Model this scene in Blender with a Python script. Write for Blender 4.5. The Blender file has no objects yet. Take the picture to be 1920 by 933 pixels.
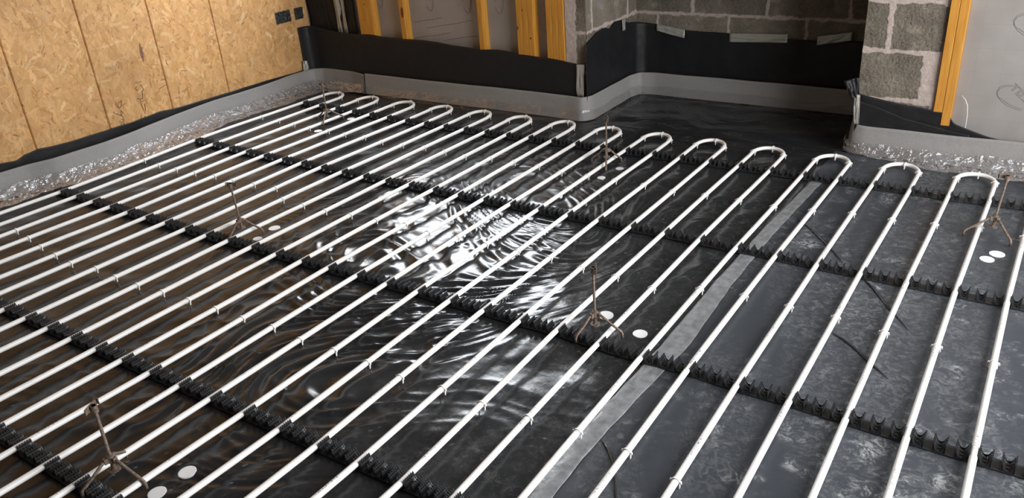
import bpy, math, random
import numpy as np
from mathutils import Matrix, Vector
random.seed(7)
SC = bpy.context.scene
COL = SC.collection

# ------------------------------------------------------------------ camera, world, lights, exposure
R = np.array([[0.82995585, 0.55355331, -0.06893485], [0.19233131, -0.3999627, -0.89612416], [-0.52362386, 0.73048516, -0.43841702]])
CAM = (4.18925, -0.96628, 1.42859)
cd = bpy.data.cameras.new('camera'); cam = bpy.data.objects.new('camera', cd); COL.objects.link(cam)
cd.sensor_width = 36.0; cd.lens = 1513.067 * 36.0 / 1920.0; cd.clip_start = 0.02; cd.clip_end = 100
M = Matrix.Identity(4)
for i in range(3):
    M[i][0] = R[0][i]; M[i][1] = -R[1][i]; M[i][2] = -R[2][i]; M[i][3] = CAM[i]
cam.matrix_world = M
SC.camera = cam

W = bpy.data.worlds.new('sky'); SC.world = W; W.use_nodes = True
bg = W.node_tree.nodes['Background']; bg.inputs[0].default_value = (0.86, 0.93, 1.0, 1); bg.inputs[1].default_value = 1.6

def area(name, loc, target, sx, sy, power, color):
    l = bpy.data.lights.new(name, 'AREA'); l.shape = 'RECTANGLE'; l.size = sx; l.size_y = sy
    l.energy = power; l.color = color
    o = bpy.data.objects.new(name, l); COL.objects.link(o); o.location = loc
    d = Vector(target) - Vector(loc)
    o.rotation_euler = d.to_track_quat('-Z', 'Y').to_euler()
    return o
# daylight coming in through the openings of the room
area('daylight_right_window', (5.62, 1.15, 1.30), (0, 1.15, 1.30), 2.2, 1.9, 125, (0.985, 0.985, 1.0))
area('daylight_back_window', (0.98, 3.19, 1.22), (0.98, 0, 1.22), 1.36, 0.74, 50, (0.90, 0.95, 1.0))
SC.view_settings.view_transform = 'Standard'; SC.view_settings.look = 'None'
SC.view_settings.gamma = 1.0; SC.view_settings.use_curve_mapping = False
SC.view_settings.exposure = 0.42

# ------------------------------------------------------------------ noise helpers
class Noise:
    def __init__(s, seed):
        r = np.random.RandomState(seed); s.g = r.rand(256, 256) * 2 * np.pi; s.v = r.rand(256, 256)
    def grad(s, x, y):
        xi = np.floor(x).astype(int); yi = np.floor(y).astype(int); xf = x - xi; yf = y - yi
        u = xf*xf*xf*(xf*(xf*6-15)+10); v = yf*yf*yf*(yf*(yf*6-15)+10)
        def c(a, b):
            t = s.g[(xi+a) & 255, (yi+b) & 255]
            return np.cos(t)*(xf-a) + np.sin(t)*(yf-b)
        a = c(0,0)*(1-u)+c(1,0)*u; b = c(0,1)*(1-u)+c(1,1)*u
        return (a*(1-v)+b*v)*1.5
def fbm(n, x, y, o=4):
    t = 0; a = 1.0
    for k in range(o):
        t = t + a*n.grad(x*2**k+17.3*k, y*2**k-9.1*k); a *= .5
    return t
def sstep(a, b, x):
    t = np.clip((x-a)/(b-a), 0, 1); return t*t*(3-2*t)
N1, N2, N3, N4, N5 = [Noise(k) for k in (1, 2, 3, 4, 5)]

# ------------------------------------------------------------------ material helpers
def mat(name, base=(.5,.5,.5), rough=.5, metal=0.0, spec=.5):
    m = bpy.data.materials.new(name); m.use_nodes = True
    b = m.node_tree.nodes['Principled BSDF']
    b.inputs['Base Color'].default_value = (*base, 1); b.inputs['Roughness'].default_value = rough
    b.inputs['Metallic'].default_value = metal; b.inputs['Specular IOR Level'].default_value = spec
    return m
def nd(m, t, **kw):
    n = m.node_tree.nodes.new(t)
    for k, v in kw.items(): setattr(n, k, v)
    return n
def ln(m, a, b): m.node_tree.links.new(a, b)
def P(m): return m.node_tree.nodes['Principled BSDF']
def noise_node(m, scale, detail=4, rough=.55, vec=None, sc3=None):
    tc = nd(m, 'ShaderNodeTexCoord'); src = tc.outputs['Object']
    if sc3:
        mp = nd(m, 'ShaderNodeMapping'); mp.inputs['Scale'].default_value = sc3; ln(m, src, mp.inputs['Vector']); src = mp.outputs['Vector']
    n = nd(m, 'ShaderNodeTexNoise'); n.inputs['Scale'].default_value = scale
    n.inputs['Detail'].default_value = detail; n.inputs['Roughness'].default_value = rough
    ln(m, src, n.inputs['Vector']); return n
def ramp(m, fac, stops):
    r = nd(m, 'ShaderNodeValToRGB'); e = r.color_ramp.elements
    while len(e) < len(stops): e.new(.5)
    for q, (p, c) in zip(e, stops):
        q.position = p; q.color = (*c, 1) if len(c) == 3 else c
    ln(m, fac, r.inputs['Fac']); return r
def bump(m, h, strength=.3, dist=.002, nrm=None):
    b = nd(m, 'ShaderNodeBump'); b.inputs['Strength'].default_value = strength; b.inputs['Distance'].default_value = dist
    ln(m, h, b.inputs['Height'])
    if nrm is not None: ln(m, nrm, b.inputs['Normal'])
    return b
def maprange(m, v, a, b, c, d):
    r = nd(m, 'ShaderNodeMapRange'); ln(m, v, r.inputs['Value'])
    for k, x in zip(('From Min','From Max','To Min','To Max'), (a,b,c,d)): r.inputs[k].default_value = x
    return r.outputs['Result']
def vcol(m, name='tone'):
    a = nd(m, 'ShaderNodeAttribute'); a.attribute_name = name; return a

# ------------------------------------------------------------------ mesh helpers
def mesh_obj(name, V, F, m=None, parent=None, smooth=False, loc=None):
    me = bpy.data.meshes.new(name)
    me.from_pydata([tuple(map(float, v)) for v in V], [], [tuple(map(int, f)) for f in F])
    me.update()
    if smooth:
        me.polygons.foreach_set('use_smooth', np.ones(len(me.polygons), dtype=bool))
    if m: me.materials.append(m)
    o = bpy.data.objects.new(name, me); COL.objects.link(o)
    if parent is not None: o.parent = parent
    if loc is not None: o.location = loc
    return o
def grid_faces(nu, nv, off=0):
    i = np.arange(nu-1)[:, None]*nv + np.arange(nv-1)[None, :]
    i = i.ravel()+off
    return np.stack([i, i+nv, i+nv+1, i+1], 1)
def grid_obj(name, Pts, m, parent=None, smooth=True, col=None, attrs=None):
    """Pts: (nu,nv,3) array"""
    nu, nv = Pts.shape[:2]
    F = grid_faces(nu, nv)
    me = bpy.data.meshes.new(name)
    me.vertices.add(nu*nv); me.vertices.foreach_set('co', Pts.reshape(-1).astype(np.float32))
    me.loops.add(F.size); me.loops.foreach_set('vertex_index', F.reshape(-1).astype(np.int32))
    me.polygons.add(len(F)); me.polygons.foreach_set('loop_start', np.arange(0, F.size, 4, dtype=np.int32))
    me.update(calc_edges=True); me.validate()
    if smooth: me.polygons.foreach_set('use_smooth', np.ones(len(F), dtype=bool))
    if col is not None:
        a = me.color_attributes.new('tone', 'FLOAT_COLOR', 'POINT')
        c = np.ones((nu*nv, 4), np.float32); c[:, :3] = col.reshape(-1, 3); a.data.foreach_set('color', c.reshape(-1))
    for k, v in (attrs or {}).items():
        a = me.attributes.new(k, 'FLOAT', 'POINT'); a.data.foreach_set('value', v.reshape(-1).astype(np.float32))
    me.materials.append(m)
    o = bpy.data.objects.new(name, me); COL.objects.link(o)
    if parent is not None: o.parent = parent
    return o
class MB:
    def __init__(s): s.V = []; s.F = []
    def box(s, c, h, rot=None):
        n = len(s.V); c = Vector(c)
        for x in (-1, 1):
            for y in (-1, 1):
                for z in (-1, 1):
                    v = Vector((x*h[0], y*h[1], z*h[2]))
                    if rot is not None: v = rot @ v
                    s.V.append(tuple(c+v))
        s.F += [tuple(n+k for k in f) for f in ((0,1,3,2),(4,6,7,5),(0,4,5,1),(2,3,7,6),(0,2,6,4),(1,5,7,3))]
    def span(s, a, b): s.box([(a[i]+b[i])/2 for i in range(3)], [abs(b[i]-a[i])/2 for i in range(3)])
    def prism(s, prof, y0, y1):
        """profile in XZ (closed), extruded along Y"""
        n = len(s.V); k = len(prof)
        for y in (y0, y1): s.V += [(p[0], y, p[1]) for p in prof]
        s.F += [(n+i, n+(i+1) % k, n+k+(i+1) % k, n+k+i) for i in range(k)]
        s.F += [tuple(n+i for i in range(k))[::-1], tuple(n+k+i for i in range(k))]
    def tube(s, pts, r, seg=10, caps=True, flat=1.0):
        pts = [Vector(p) for p in pts]; n0 = len(s.V)
        rs = r if isinstance(r, (list, tuple)) else [r]*len(pts)
        up = None
        for i, p in enumerate(pts):
            t = (pts[min(i+1, len(pts)-1)] - pts[max(i-1, 0)]).normalized()
            if up is None:
                up = Vector((0, 0, 1)) if abs(t.z) < .9 else Vector((1, 0, 0))
            a = t.cross(up).normalized(); b = a.cross(t).normalized(); up = b
            for k in range(seg):
                an = 2*math.pi*k/seg
                s.V.append(tuple(p + a*math.cos(an)*rs[i] + b*math.sin(an)*rs[i]*flat))
        for i in range(len(pts)-1):
            for k in range(seg):
                q = n0+i*seg
                s.F.append((q+k, q+(k+1) % seg, q+seg+(k+1) % seg, q+seg+k))
        if caps:
            s.F.append(tuple(n0+k for k in range(seg))[::-1]); s.F.append(tuple(n0+(len(pts)-1)*seg+k for k in range(seg)))
    def obj(s, name, m, parent=None, smooth=False, bevel=0):
        o = mesh_obj(name, s.V, s.F, m, parent, smooth)
        if bevel:
            b = o.modifiers.new('bevel', 'BEVEL'); b.width = bevel; b.segments = 2; b.limit_method = 'ANGLE'
        return o
def shade_auto(o, ang=40):
    me = o.data
    me.polygons.foreach_set('use_smooth', np.ones(len(me.polygons), dtype=bool))
    me.set_sharp_from_angle(angle=math.radians(ang))
def tag(o, label, cat, group=None):
    o['label'] = label; o['category'] = cat
    if group: o['group'] = group
    return o
def struct(o): o['kind'] = 'structure'; return o
def empty(name, loc):
    o = bpy.data.objects.new(name, None); COL.objects.link(o); o.location = loc; o.empty_display_size = .05; return o
ORD = ['first','second','third','fourth','fifth','sixth','seventh','eighth','ninth','tenth','eleventh','twelfth','thirteenth','fourteenth',
 'fifteenth','sixteenth','seventeenth','eighteenth','nineteenth','twentieth','twenty-first','twenty-second','twenty-third','twenty-fourth',
 'twenty-fifth','twenty-sixth','twenty-seventh','twenty-eighth','twenty-ninth','thirtieth']

# ------------------------------------------------------------------ materials
def poly_material(name, base, r0, r1, crease):
    m = mat(name, base, .2, spec=.26)
    b = P(m)
    dust = vcol(m, 'dust').outputs['Fac']
    n = noise_node(m, 26, 5, .65)
    n2 = noise_node(m, 140, 4, .7)
    n3 = noise_node(m, 30, 8, .75); n3.inputs['Distortion'].default_value = 1.6
    sq = nd(m, 'ShaderNodeMath', operation='MULTIPLY'); ln(m, maprange(m, n2.outputs['Fac'], .35, .7, .5, 1.3), sq.inputs[0]); ln(m, maprange(m, n3.outputs['Fac'], .46, .62, .10, 2.2), sq.inputs[1])
    ad = nd(m, 'ShaderNodeMath', operation='MULTIPLY'); ln(m, dust, ad.inputs[0]); ln(m, sq.outputs[0], ad.inputs[1])
    mx = nd(m, 'ShaderNodeMix', data_type='RGBA'); mx.inputs[6].default_value = (*base, 1); mx.inputs[7].default_value = (.30, .31, .31, 1)
    ln(m, ad.outputs[0], mx.inputs[0]); ln(m, mx.outputs[2], b.inputs['Base Color'])
    r = maprange(m, n.outputs['Fac'], .3, .7, r0, r1)
    s = nd(m, 'ShaderNodeMath', operation='MULTIPLY_ADD'); ln(m, ad.outputs[0], s.inputs[0]); s.inputs[1].default_value = .6; ln(m, r, s.inputs[2]); s.use_clamp = True
    ln(m, s.outputs[0], b.inputs['Roughness'])
    # fine creases in the plastic
    c = noise_node(m, 34, 3, .5)
    c2 = noise_node(m, 9, 4, .6)
    b1 = bump(m, c2.outputs['Fac'], crease, .02)
    b2 = bump(m, c.outputs['Fac'], crease*.6, .004, b1.outputs['Normal'])
    ln(m, b2.outputs['Normal'], b.inputs['Normal'])
    return m
M_sheet = poly_material('black_polythene_glossy', (.020,.021,.0225), .16, .27, .09)
M_sheet_dull = poly_material('black_polythene_dusty', (.042,.047,.055), .30, .48, .10)
M_dpm = mat('black_membrane', (.010,.010,.011), .5, spec=.3)
n_ = noise_node(M_dpm, 18, 4); ln(M_dpm, bump(M_dpm, n_.outputs['Fac'], .25, .01).outputs['Normal'], P(M_dpm).inputs['Normal'])
ln(M_dpm, maprange(M_dpm, n_.outputs['Fac'], .3, .7, .45, .62), P(M_dpm).inputs['Roughness'])
M_foam = mat('grey_foam', (.24,.232,.222), .62, spec=.35)
n_ = noise_node(M_foam, 320, 3, .7); r_ = ramp(M_foam, n_.outputs['Fac'], [(.3,(.19,.183,.174)),(.7,(.285,.276,.264))]); ln(M_foam, r_.outputs['Color'], P(M_foam).inputs['Base Color'])
n2_ = noise_node(M_foam, 25, 3, .6); b_ = bump(M_foam, n2_.outputs['Fac'], .35, .006); b2_ = bump(M_foam, n_.outputs['Fac'], .3, .001, b_.outputs['Normal']); ln(M_foam, b2_.outputs['Normal'], P(M_foam).inputs['Normal'])
M_pipe = mat('white_plastic_pipe', (.83,.82,.79), .38, spec=.4)
n_ = noise_node(M_pipe, 9, 5, .7); r_ = ramp(M_pipe, n_.outputs['Fac'], [(.28,(.74,.71,.66)),(.45,(.83,.82,.79)),(1,(.86,.85,.83))]); ln(M_pipe, r_.outputs['Color'], P(M_pipe).inputs['Base Color'])
def pipe_print():
    m = M_pipe; tc = nd(m, 'ShaderNodeTexCoord'); sp = nd(m, 'ShaderNodeSeparateXYZ'); ln(m, tc.outputs['Object'], sp.inputs[0])
    h = nd(m, 'ShaderNodeMath', operation='MULTIPLY'); h.inputs[1].default_value = 1/.15; ln(m, sp.outputs['X'], h.inputs[0])
    r = nd(m, 'ShaderNodeMath', operation='ROUND'); ln(m, h.outputs[0], r.inputs[0])
    o = nd(m, 'ShaderNodeMath', operation='MULTIPLY_ADD'); ln(m, r.outputs[0], o.inputs[0]); o.inputs[1].default_value = .377; ln(m, sp.outputs['Y'], o.inputs[2])
    w = nd(m, 'ShaderNodeMath', operation='WRAP'); w.inputs[1].default_value = 0; w.inputs[2].default_value = .62; ln(m, o.outputs[0], w.inputs[0])
    a = nd(m, 'ShaderNodeMath', operation='LESS_THAN'); a.inputs[1].default_value = .085; ln(m, w.outputs[0], a.inputs[0])
    ge = nd(m, 'ShaderNodeNewGeometry'); s2 = nd(m, 'ShaderNodeSeparateXYZ'); ln(m, ge.outputs['Normal'], s2.inputs[0])
    b = nd(m, 'ShaderNodeMath', operation='GREATER_THAN'); b.inputs[1].default_value = .955; ln(m, s2.outputs['Z'], b.inputs[0])
    nz = noise_node(m, 330, 2, .6, sc3=(.6, 1, 1)); c = nd(m, 'ShaderNodeMath', operation='GREATER_THAN'); c.inputs[1].default_value = .55; ln(m, nz.outputs['Fac'], c.inputs[0])
    p = nd(m, 'ShaderNodeMath', operation='MULTIPLY'); ln(m, a.outputs[0], p.inputs[0]); ln(m, b.outputs[0], p.inputs[1])
    p2 = nd(m, 'ShaderNodeMath', operation='MULTIPLY'); ln(m, p.outputs[0], p2.inputs[0]); ln(m, c.outputs[0], p2.inputs[1])
    mx = nd(m, 'ShaderNodeMix', data_type='RGBA'); ln(m, p2.outputs[0], mx.inputs[0]); ln(m, r_.outputs['Color'], mx.inputs[6]); mx.inputs[7].default_value = (.22,.22,.23,1)
    ln(m, mx.outputs[2], P(m).inputs['Base Color'])
pipe_print()
M_print = mat('grey_pipe_print', (.25,.25,.25), .5)
M_clip = mat('white_clip_plastic', (.86,.85,.82), .4)
M_rail = mat('black_rail_plastic', (.024,.025,.027), .33, spec=.6)
n_ = noise_node(M_rail, 60, 3); ln(M_rail, maprange(M_rail, n_.outputs['Fac'], .3, .7, .28, .5), P(M_rail).inputs['Roughness'])
M_rust = mat('rusty_steel', (.25,.18,.13), .62, metal=.35)
n_ = noise_node(M_rust, 150, 5, .75); r_ = ramp(M_rust, n_.outputs['Fac'], [(.32,(.07,.045,.033)),(.5,(.165,.12,.09)),(.68,(.30,.25,.20))]); ln(M_rust, r_.outputs['Color'], P(M_rust).inputs['Base Color'])
ln(M_rust, bump(M_rust, n_.outputs['Fac'], .5, .001).outputs['Normal'], P(M_rust).inputs['Normal'])
M_disc = mat('white_disc', (.92,.92,.92), .3)
M_timber = mat('yellow_treated_timber', (.60,.30,.045), .55)
n_ = noise_node(M_timber, 9, 4, .6, sc3=(9, 9, .55)); r_ = ramp(M_timber, n_.outputs['Fac'], [(.3,(.40,.165,.018)),(.5,(.50,.225,.028)),(.72,(.56,.28,.045))]); ln(M_timber, r_.outputs['Color'], P(M_timber).inputs['Base Color'])
ln(M_timber, bump(M_timber, n_.outputs['Fac'], .2, .002).outputs['Normal'], P(M_timber).inputs['Normal'])
M_knot = mat('dark_knot', (.14,.035,.008), .6)
M_board = mat('grey_foil_insulation', (.36,.33,.31), .48, metal=.15)
n_ = noise_node(M_board, 5, 3); r_ = ramp(M_board, n_.outputs['Fac'], [(.3,(.27,.248,.23)),(.7,(.33,.305,.285))]); ln(M_board, r_.outputs['Color'], P(M_board).inputs['Base Color'])
ln(M_board, bump(M_board, n_.outputs['Fac'], .3, .006).outputs['Normal'], P(M_board).inputs['Normal'])
# faint dotted 105 mm grid printed on the foil
def grid_lines(m, axis, period):
    tc = nd(m, 'ShaderNodeTexCoord'); sp = nd(m, 'ShaderNodeSeparateXYZ'); ln(m, tc.outputs['Object'], sp.inputs[0])
    a_ = nd(m, 'ShaderNodeMath', operation='WRAP'); a_.inputs[1].default_value = 0; a_.inputs[2].default_value = period; ln(m, sp.outputs[axis], a_.inputs[0])
    b_ = nd(m, 'ShaderNodeMath', operation='LESS_THAN'); b_.inputs[1].default_value = .0016; ln(m, a_.outputs[0], b_.inputs[0])
    o_ = 'Z' if axis == 'X' else 'X'
    c_ = nd(m, 'ShaderNodeMath', operation='WRAP'); c_.inputs[1].default_value = 0; c_.inputs[2].default_value = .012; ln(m, sp.outputs[o_], c_.inputs[0])
    d_ = nd(m, 'ShaderNodeMath', operation='LESS_THAN'); d_.inputs[1].default_value = .0075; ln(m, c_.outputs[0], d_.inputs[0])
    e_ = nd(m, 'ShaderNodeMath', operation='MULTIPLY'); ln(m, b_.outputs[0], e_.inputs[0]); ln(m, d_.outputs[0], e_.inputs[1]); return e_.outputs[0]
_ga, _gb = grid_lines(M_board, 'X', .105), grid_lines(M_board, 'Z', .105)
_gm = nd(M_board, 'ShaderNodeMath', operation='MAXIMUM'); ln(M_board, _ga, _gm.inputs[0]); ln(M_board, _gb, _gm.inputs[1])
_gx = nd(M_board, 'ShaderNodeMix', data_type='RGBA'); ln(M_board, _gm.outputs[0], _gx.inputs[0]); ln(M_board, r_.outputs['Color'], _gx.inputs[6]); _gx.inputs[7].default_value = (.25,.23,.213,1)
ln(M_board, _gx.outputs[2], P(M_board).inputs['Base Color'])
M_ink = mat('grey_ink', (.17,.15,.14), .6)
M_inkl = mat('faint_grid_ink', (.27,.245,.225), .6)
M_pencil = mat('dark_marker', (.07,.03,.015), .7)
M_tape = mat('silver_tape', (.36,.35,.31), .34, metal=.35)
n_ = noise_node(M_tape, 40, 4, .6); ln(M_tape, bump(M_tape, n_.outputs['Fac'], .6, .004).outputs['Normal'], P(M_tape).inputs['Normal'])
M_tape2 = mat('grey_joint_tape', (.19,.195,.20), .36)
n_ = noise_node(M_tape2, 30, 5, .65); r_ = ramp(M_tape2, n_.outputs['Fac'], [(.3,(.13,.135,.14)),(.7,(.28,.285,.29))]); ln(M_tape2, r_.outputs['Color'], P(M_tape2).inputs['Base Color'])
ln(M_tape2, bump(M_tape2, n_.outputs['Fac'], .5, .005).outputs['Normal'], P(M_tape2).inputs['Normal'])
M_plaster = mat('bare_plaster', (.18,.17,.16), .8)
M_conc = mat('concrete_slab', (.3,.3,.29), .9)
M_ceiling = mat('ceiling_board', (.20,.19,.18), .8)
M_bag = mat('black_wrapped_tape', (.018,.022,.021), .16)
n_ = noise_node(M_bag, 70, 5, .6); ln(M_bag, bump(M_bag, n_.outputs['Fac'], 1.0, .01).outputs['Normal'], P(M_bag).inputs['Normal'])
# blocks and strand board take their colours from painted vertex tones (surface pattern)
def tone_mat(name, rough, bscale, bstr, bdist, jitter):
    m = mat(name, rough=rough, spec=.25); a = vcol(m)
    n = noise_node(m, bscale, 5, .7)
    mul = nd(m, 'ShaderNodeMix', data_type='RGBA', blend_type='MULTIPLY'); mul.inputs[0].default_value = 1.0
    rr = ramp(m, n.outputs['Fac'], [(.25, (1-jitter,)*3), (.75, (1,)*3)])
    ln(m, a.outputs['Color'], mul.inputs[6]); ln(m, rr.outputs['Color'], mul.inputs[7]); ln(m, mul.outputs[2], P(m).inputs['Base Color'])
    ln(m, bump(m, n.outputs['Fac'], bstr, bdist).outputs['Normal'], P(m).inputs['Normal'])
    return m
M_block = tone_mat('concrete_block', .9, 170, .8, .003, .35)
M_osb = tone_mat('strand_board', .6, 60, .25, .001, .12)
# clear film
def film_material(fname, vs, bs, gl, gm):
    M_film = bpy.data.materials.new(fname); M_film.use_nodes = True
    _nt = M_film.node_tree; _nt.nodes.clear()
    _o = nd(M_film, 'ShaderNodeOutputMaterial'); _mx = nd(M_film, 'ShaderNodeMixShader'); _t = nd(M_film, 'ShaderNodeBsdfTransparent'); _g = nd(M_film, 'ShaderNodeBsdfGlossy'); _d = nd(M_film, 'ShaderNodeBsdfDiffuse'); _m2 = nd(M_film, 'ShaderNodeMixShader')
    _g.inputs['Roughness'].default_value = .13; _g.inputs['Color'].default_value = (.9,.9,.92,1); _d.inputs['Color'].default_value = (.5,.49,.48,1)
    _t.inputs['Color'].default_value = (.93,.93,.93,1)
    _lw = nd(M_film, 'ShaderNodeLayerWeight'); _lw.inputs['Blend'].default_value = .28
    _vo = nd(M_film, 'ShaderNodeTexVoronoi', feature='F1'); _vo.inputs['Scale'].default_value = vs
    _tc = nd(M_film, 'ShaderNodeTexCoord'); _nd = noise_node(M_film, 12, 3, .6); _ad = nd(M_film, 'ShaderNodeVectorMath', operation='MULTIPLY_ADD')
    ln(M_film, _nd.outputs['Color'], _ad.inputs[0]); _ad.inputs[1].default_value = (.12,.12,.12); ln(M_film, _tc.outputs['Object'], _ad.inputs[2]); ln(M_film, _ad.outputs[0], _vo.inputs['Vector'])
    _n2 = noise_node(M_film, 60, 4, .6)
    _b = bump(M_film, _vo.outputs['Distance'], bs, .03); _b2 = bump(M_film, _n2.outputs['Fac'], bs, .008, _b.outputs['Normal'])
    ln(M_film, _b2.outputs['Normal'], _g.inputs['Normal']); ln(M_film, _b2.outputs['Normal'], _lw.inputs['Normal'])
    _m2.inputs[0].default_value = .10; ln(M_film, _g.outputs[0], _m2.inputs[1]); ln(M_film, _d.outputs[0], _m2.inputs[2])
    _f = maprange(M_film, _lw.outputs['Fresnel'], 0, 1, gl, gm)
    ln(M_film, _f, _mx.inputs[0]); ln(M_film, _t.outputs[0], _mx.inputs[1]); ln(M_film, _m2.outputs[0], _mx.inputs[2]); ln(M_film, _mx.outputs[0], _o.inputs['Surface'])
    return M_film
M_film_l = film_material('clear_crinkled_film', 22, .75, .16, .9)
M_film_b = film_material('clear_film', 11, .30, .035, .17)

# ------------------------------------------------------------------ room shell
def boxobj(name, a, b, m):
    q = MB(); q.span(a, b); return q.obj(name, m)
struct(boxobj('floor', (-.5,-2.6,-.16), (5.8,3.9,-.02), M_conc))
struct(boxobj('ceiling', (-.5,-2.6,2.5), (5.8,3.9,2.6), M_ceiling))
struct(boxobj('wall_left', (-.5,-2.6,-.02), (-.36,3.9,2.5), M_plaster))
q = MB()                                       # right wall around its wide opening
q.span((5.66,-2.6,-.02),(5.8,0.0,2.5)); q.span((5.66,2.3,-.02),(5.8,3.9,2.5)); q.span((5.66,0.0,-.02),(5.8,2.3,.3)); q.span((5.66,0.0,2.3),(5.8,2.3,2.5))
struct(q.obj('wall_right', M_plaster))
q = MB()
q.span((-.36,-2.6,-.02),(5.66,-2.5,2.5))
struct(q.obj('wall_front', M_plaster))
q = MB()                                       # behind the insulation, with the window opening
q.span((-.36,3.2,-.02),(.28,3.3,2.5)); q.span((.28,3.2,-.02),(1.68,3.3,.82)); q.span((.28,3.2,1.62),(1.68,3.3,2.5)); q.span((1.68,3.2,-.02),(1.92,3.3,2.5))
struct(q.obj('wall_back', M_plaster))
q = MB(); q.span((3.9,3.2,-.02),(5.66,3.3,2.5)); struct(q.obj('wall_behind', M_plaster))
def win_frame(name, x0, x1, y0, y1, z0, z1, axis):
    q = MB(); t = .05
    if axis == 'y':
        q.span((x0,y0,z0),(x0+t,y1,z1)); q.span((x1-t,y0,z0),(x1,y1,z1)); q.span((x0,y0,z0),(x1,y1,z0+t)); q.span((x0,y0,z1-t),(x1,y1,z1))
    else:
        q.span((x0,y0,z0),(x1,y0+t,z1)); q.span((x0,y1-t,z0),(x1,y1,z1)); q.span((x0,y0,z0),(x1,y1,z0+t)); q.span((x0,y0,z1-t),(x1,y1,z1))
    return struct(q.obj(name, M_clip))
win_frame('window_1', .28, 1.68, 3.20, 3.26, .82, 1.62, 'y')
win_frame('window_2', 5.68, 5.74, 0.0, 2.3, .3, 2.3, 'x')

# ------------------------------------------------------------------ concrete blockwork
def block_field(u, z, off_even, off_odd, seed, smear=0.0):
    """returns mortar mask, block tone id, relief"""
    wob = .006*fbm(N1, u*18+seed, z*18, 3)
    wob2 = .006*fbm(N2, u*18+seed, z*18, 3)
    zz = z - .495 + wob; row = np.floor(zz/.225); dz = np.abs(zz - np.round(zz/.225)*.225)
    off = np.where(row.astype(int) % 2 == 0, off_even, off_odd)
    uu = u - off + wob2; colu = np.floor(uu/.45); du = np.abs(uu - np.round(uu/.45)*.45)
    wz = .008 + smear*np.clip(fbm(N3, u*9+seed, z*9, 2), 0, 1)
    mort = np.maximum(1 - sstep(wz-.0015, wz+.0015, dz), 1 - sstep(wz-.0015, wz+.0015, du))
    idn = np.modf(np.abs(np.sin(row*12.9898+colu*78.233+seed)*43758.5453))[0]
    return mort, idn
def block_wall(name, P0, U, L, z0, z1, N, evo, odd, seed, extra=None, smear=.006, res=.004):
    nu = int(L/res)+1; nz = int((z1-z0)/res)+1
    u = np.linspace(0, L, nu)[:, None]*np.ones((1, nz)); z = np.linspace(z0, z1, nz)[None, :]*np.ones((nu, 1))
    mort, idn = block_field(u, z, evo, odd, seed, smear)
    if extra is not None: mort = np.maximum(mort, extra(u, z))
    grain = fbm(N4, u*60+seed, z*60, 3); pit = np.clip(fbm(N5, u*110, z*110, 2)-.45, 0, 1)
    rel = (1-mort)*(.0015*grain - .008*pit) + mort*(.002 + .0012*fbm(N2, u*30, z*30, 3)) + .002*fbm(N1, u*6+seed, z*6, 2)
    lum = .17*(1 + .16*(idn-.5)*2 + .28*fbm(N2, u*7+seed, z*7, 3) + .35*np.clip(fbm(N4, u*150, z*150, 2), -1, 1)) + .10*np.clip(fbm(N3, u*12+seed, z*14, 3)-.3, 0, 1)
    bc = np.stack([lum*1.13, lum*.97, lum*.76], -1)
    ml = .47*(1+.12*fbm(N1, u*40, z*40, 2)); mc = np.stack([ml*1.08, ml*.90, ml*.80], -1)
    c = bc*(1-mort[..., None]) + mc*mort[..., None]
    Pt = np.zeros((nu, nz, 3))
    for k in range(3):
        Pt[..., k] = P0[k] + U[k]*u + N[k]*rel
    Pt[..., 2] = z
    return grid_obj(name, Pt, M_block, col=np.clip(c, .01, .9))
# back of the recess; joints at x = 2.28, 2.76 above the bed and 2.07, 2.5, 2.97 below it
struct(block_wall('wall_recess_back', (1.90,3.72,0), (1,0,0), 1.55, 0, 2.5, (0,-1,0), .385, .16, 3, res=.0055))
def left_extra(u, z): return (np.abs(u-.27) < .006)*((z > .49) & (z < .72))*1.0
struct(block_wall('wall_recess_left', (1.92,3.075,0), (0,1,0), .645, 0, 2.5, (1,0,0), .52, .45, 9))
def corner_extra(u, z):
    e = .070 + .008*fbm(N1, u*25, z*25, 3); return 1-sstep(-.002, .002, u-e)
struct(block_wall('wall_recess_corner', (1.787,3.073,0), (1,0,0), .133, 0, 2.5, (0,-1,0), -.2, -.2, 5, corner_extra))
def pier_extra(u, z):
    n = .010*fbm(N1, u*22, z*22, 3)
    a = (1-sstep(-.002, .002, .262 + n - u))*((z < .50) & (z > .26))
    a = np.maximum(a, (1-sstep(-.002, .002, .315 + n - u))*((z > .7) | (z < .27)))
    a = np.maximum(a, (1-sstep(.010, .014, np.abs(u-.105+n)))*(z > .50)*(z < .72))
    return np.clip(a, 0, 1)
struct(block_wall('wall_pier', (3.395,3.073,0), (1,0,0), .335, 0, 2.5, (0,-1,0), -.795, .39, 11, pier_extra, smear=.012, res=.003))
struct(block_wall('wall_recess_right', (3.395,3.075,0), (0,1,0), .645, 0, 2.5, (-1,0,0), .2, .42, 6, res=.01))
q = MB(); q.span((1.79,3.08,-.02),(1.915,3.9,2.5)); q.span((3.40,3.08,-.02),(3.728,3.9,2.5)); q.span((1.9,3.735,-.02),(3.42,3.9,2.5)); q.span((1.92,3.08,.90),(3.40,3.9,2.5))  # last span: unseen block over the recess, set low to cut bounced light
struct(q.obj('wall_recess_core_and_shade_block', M_conc))

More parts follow.
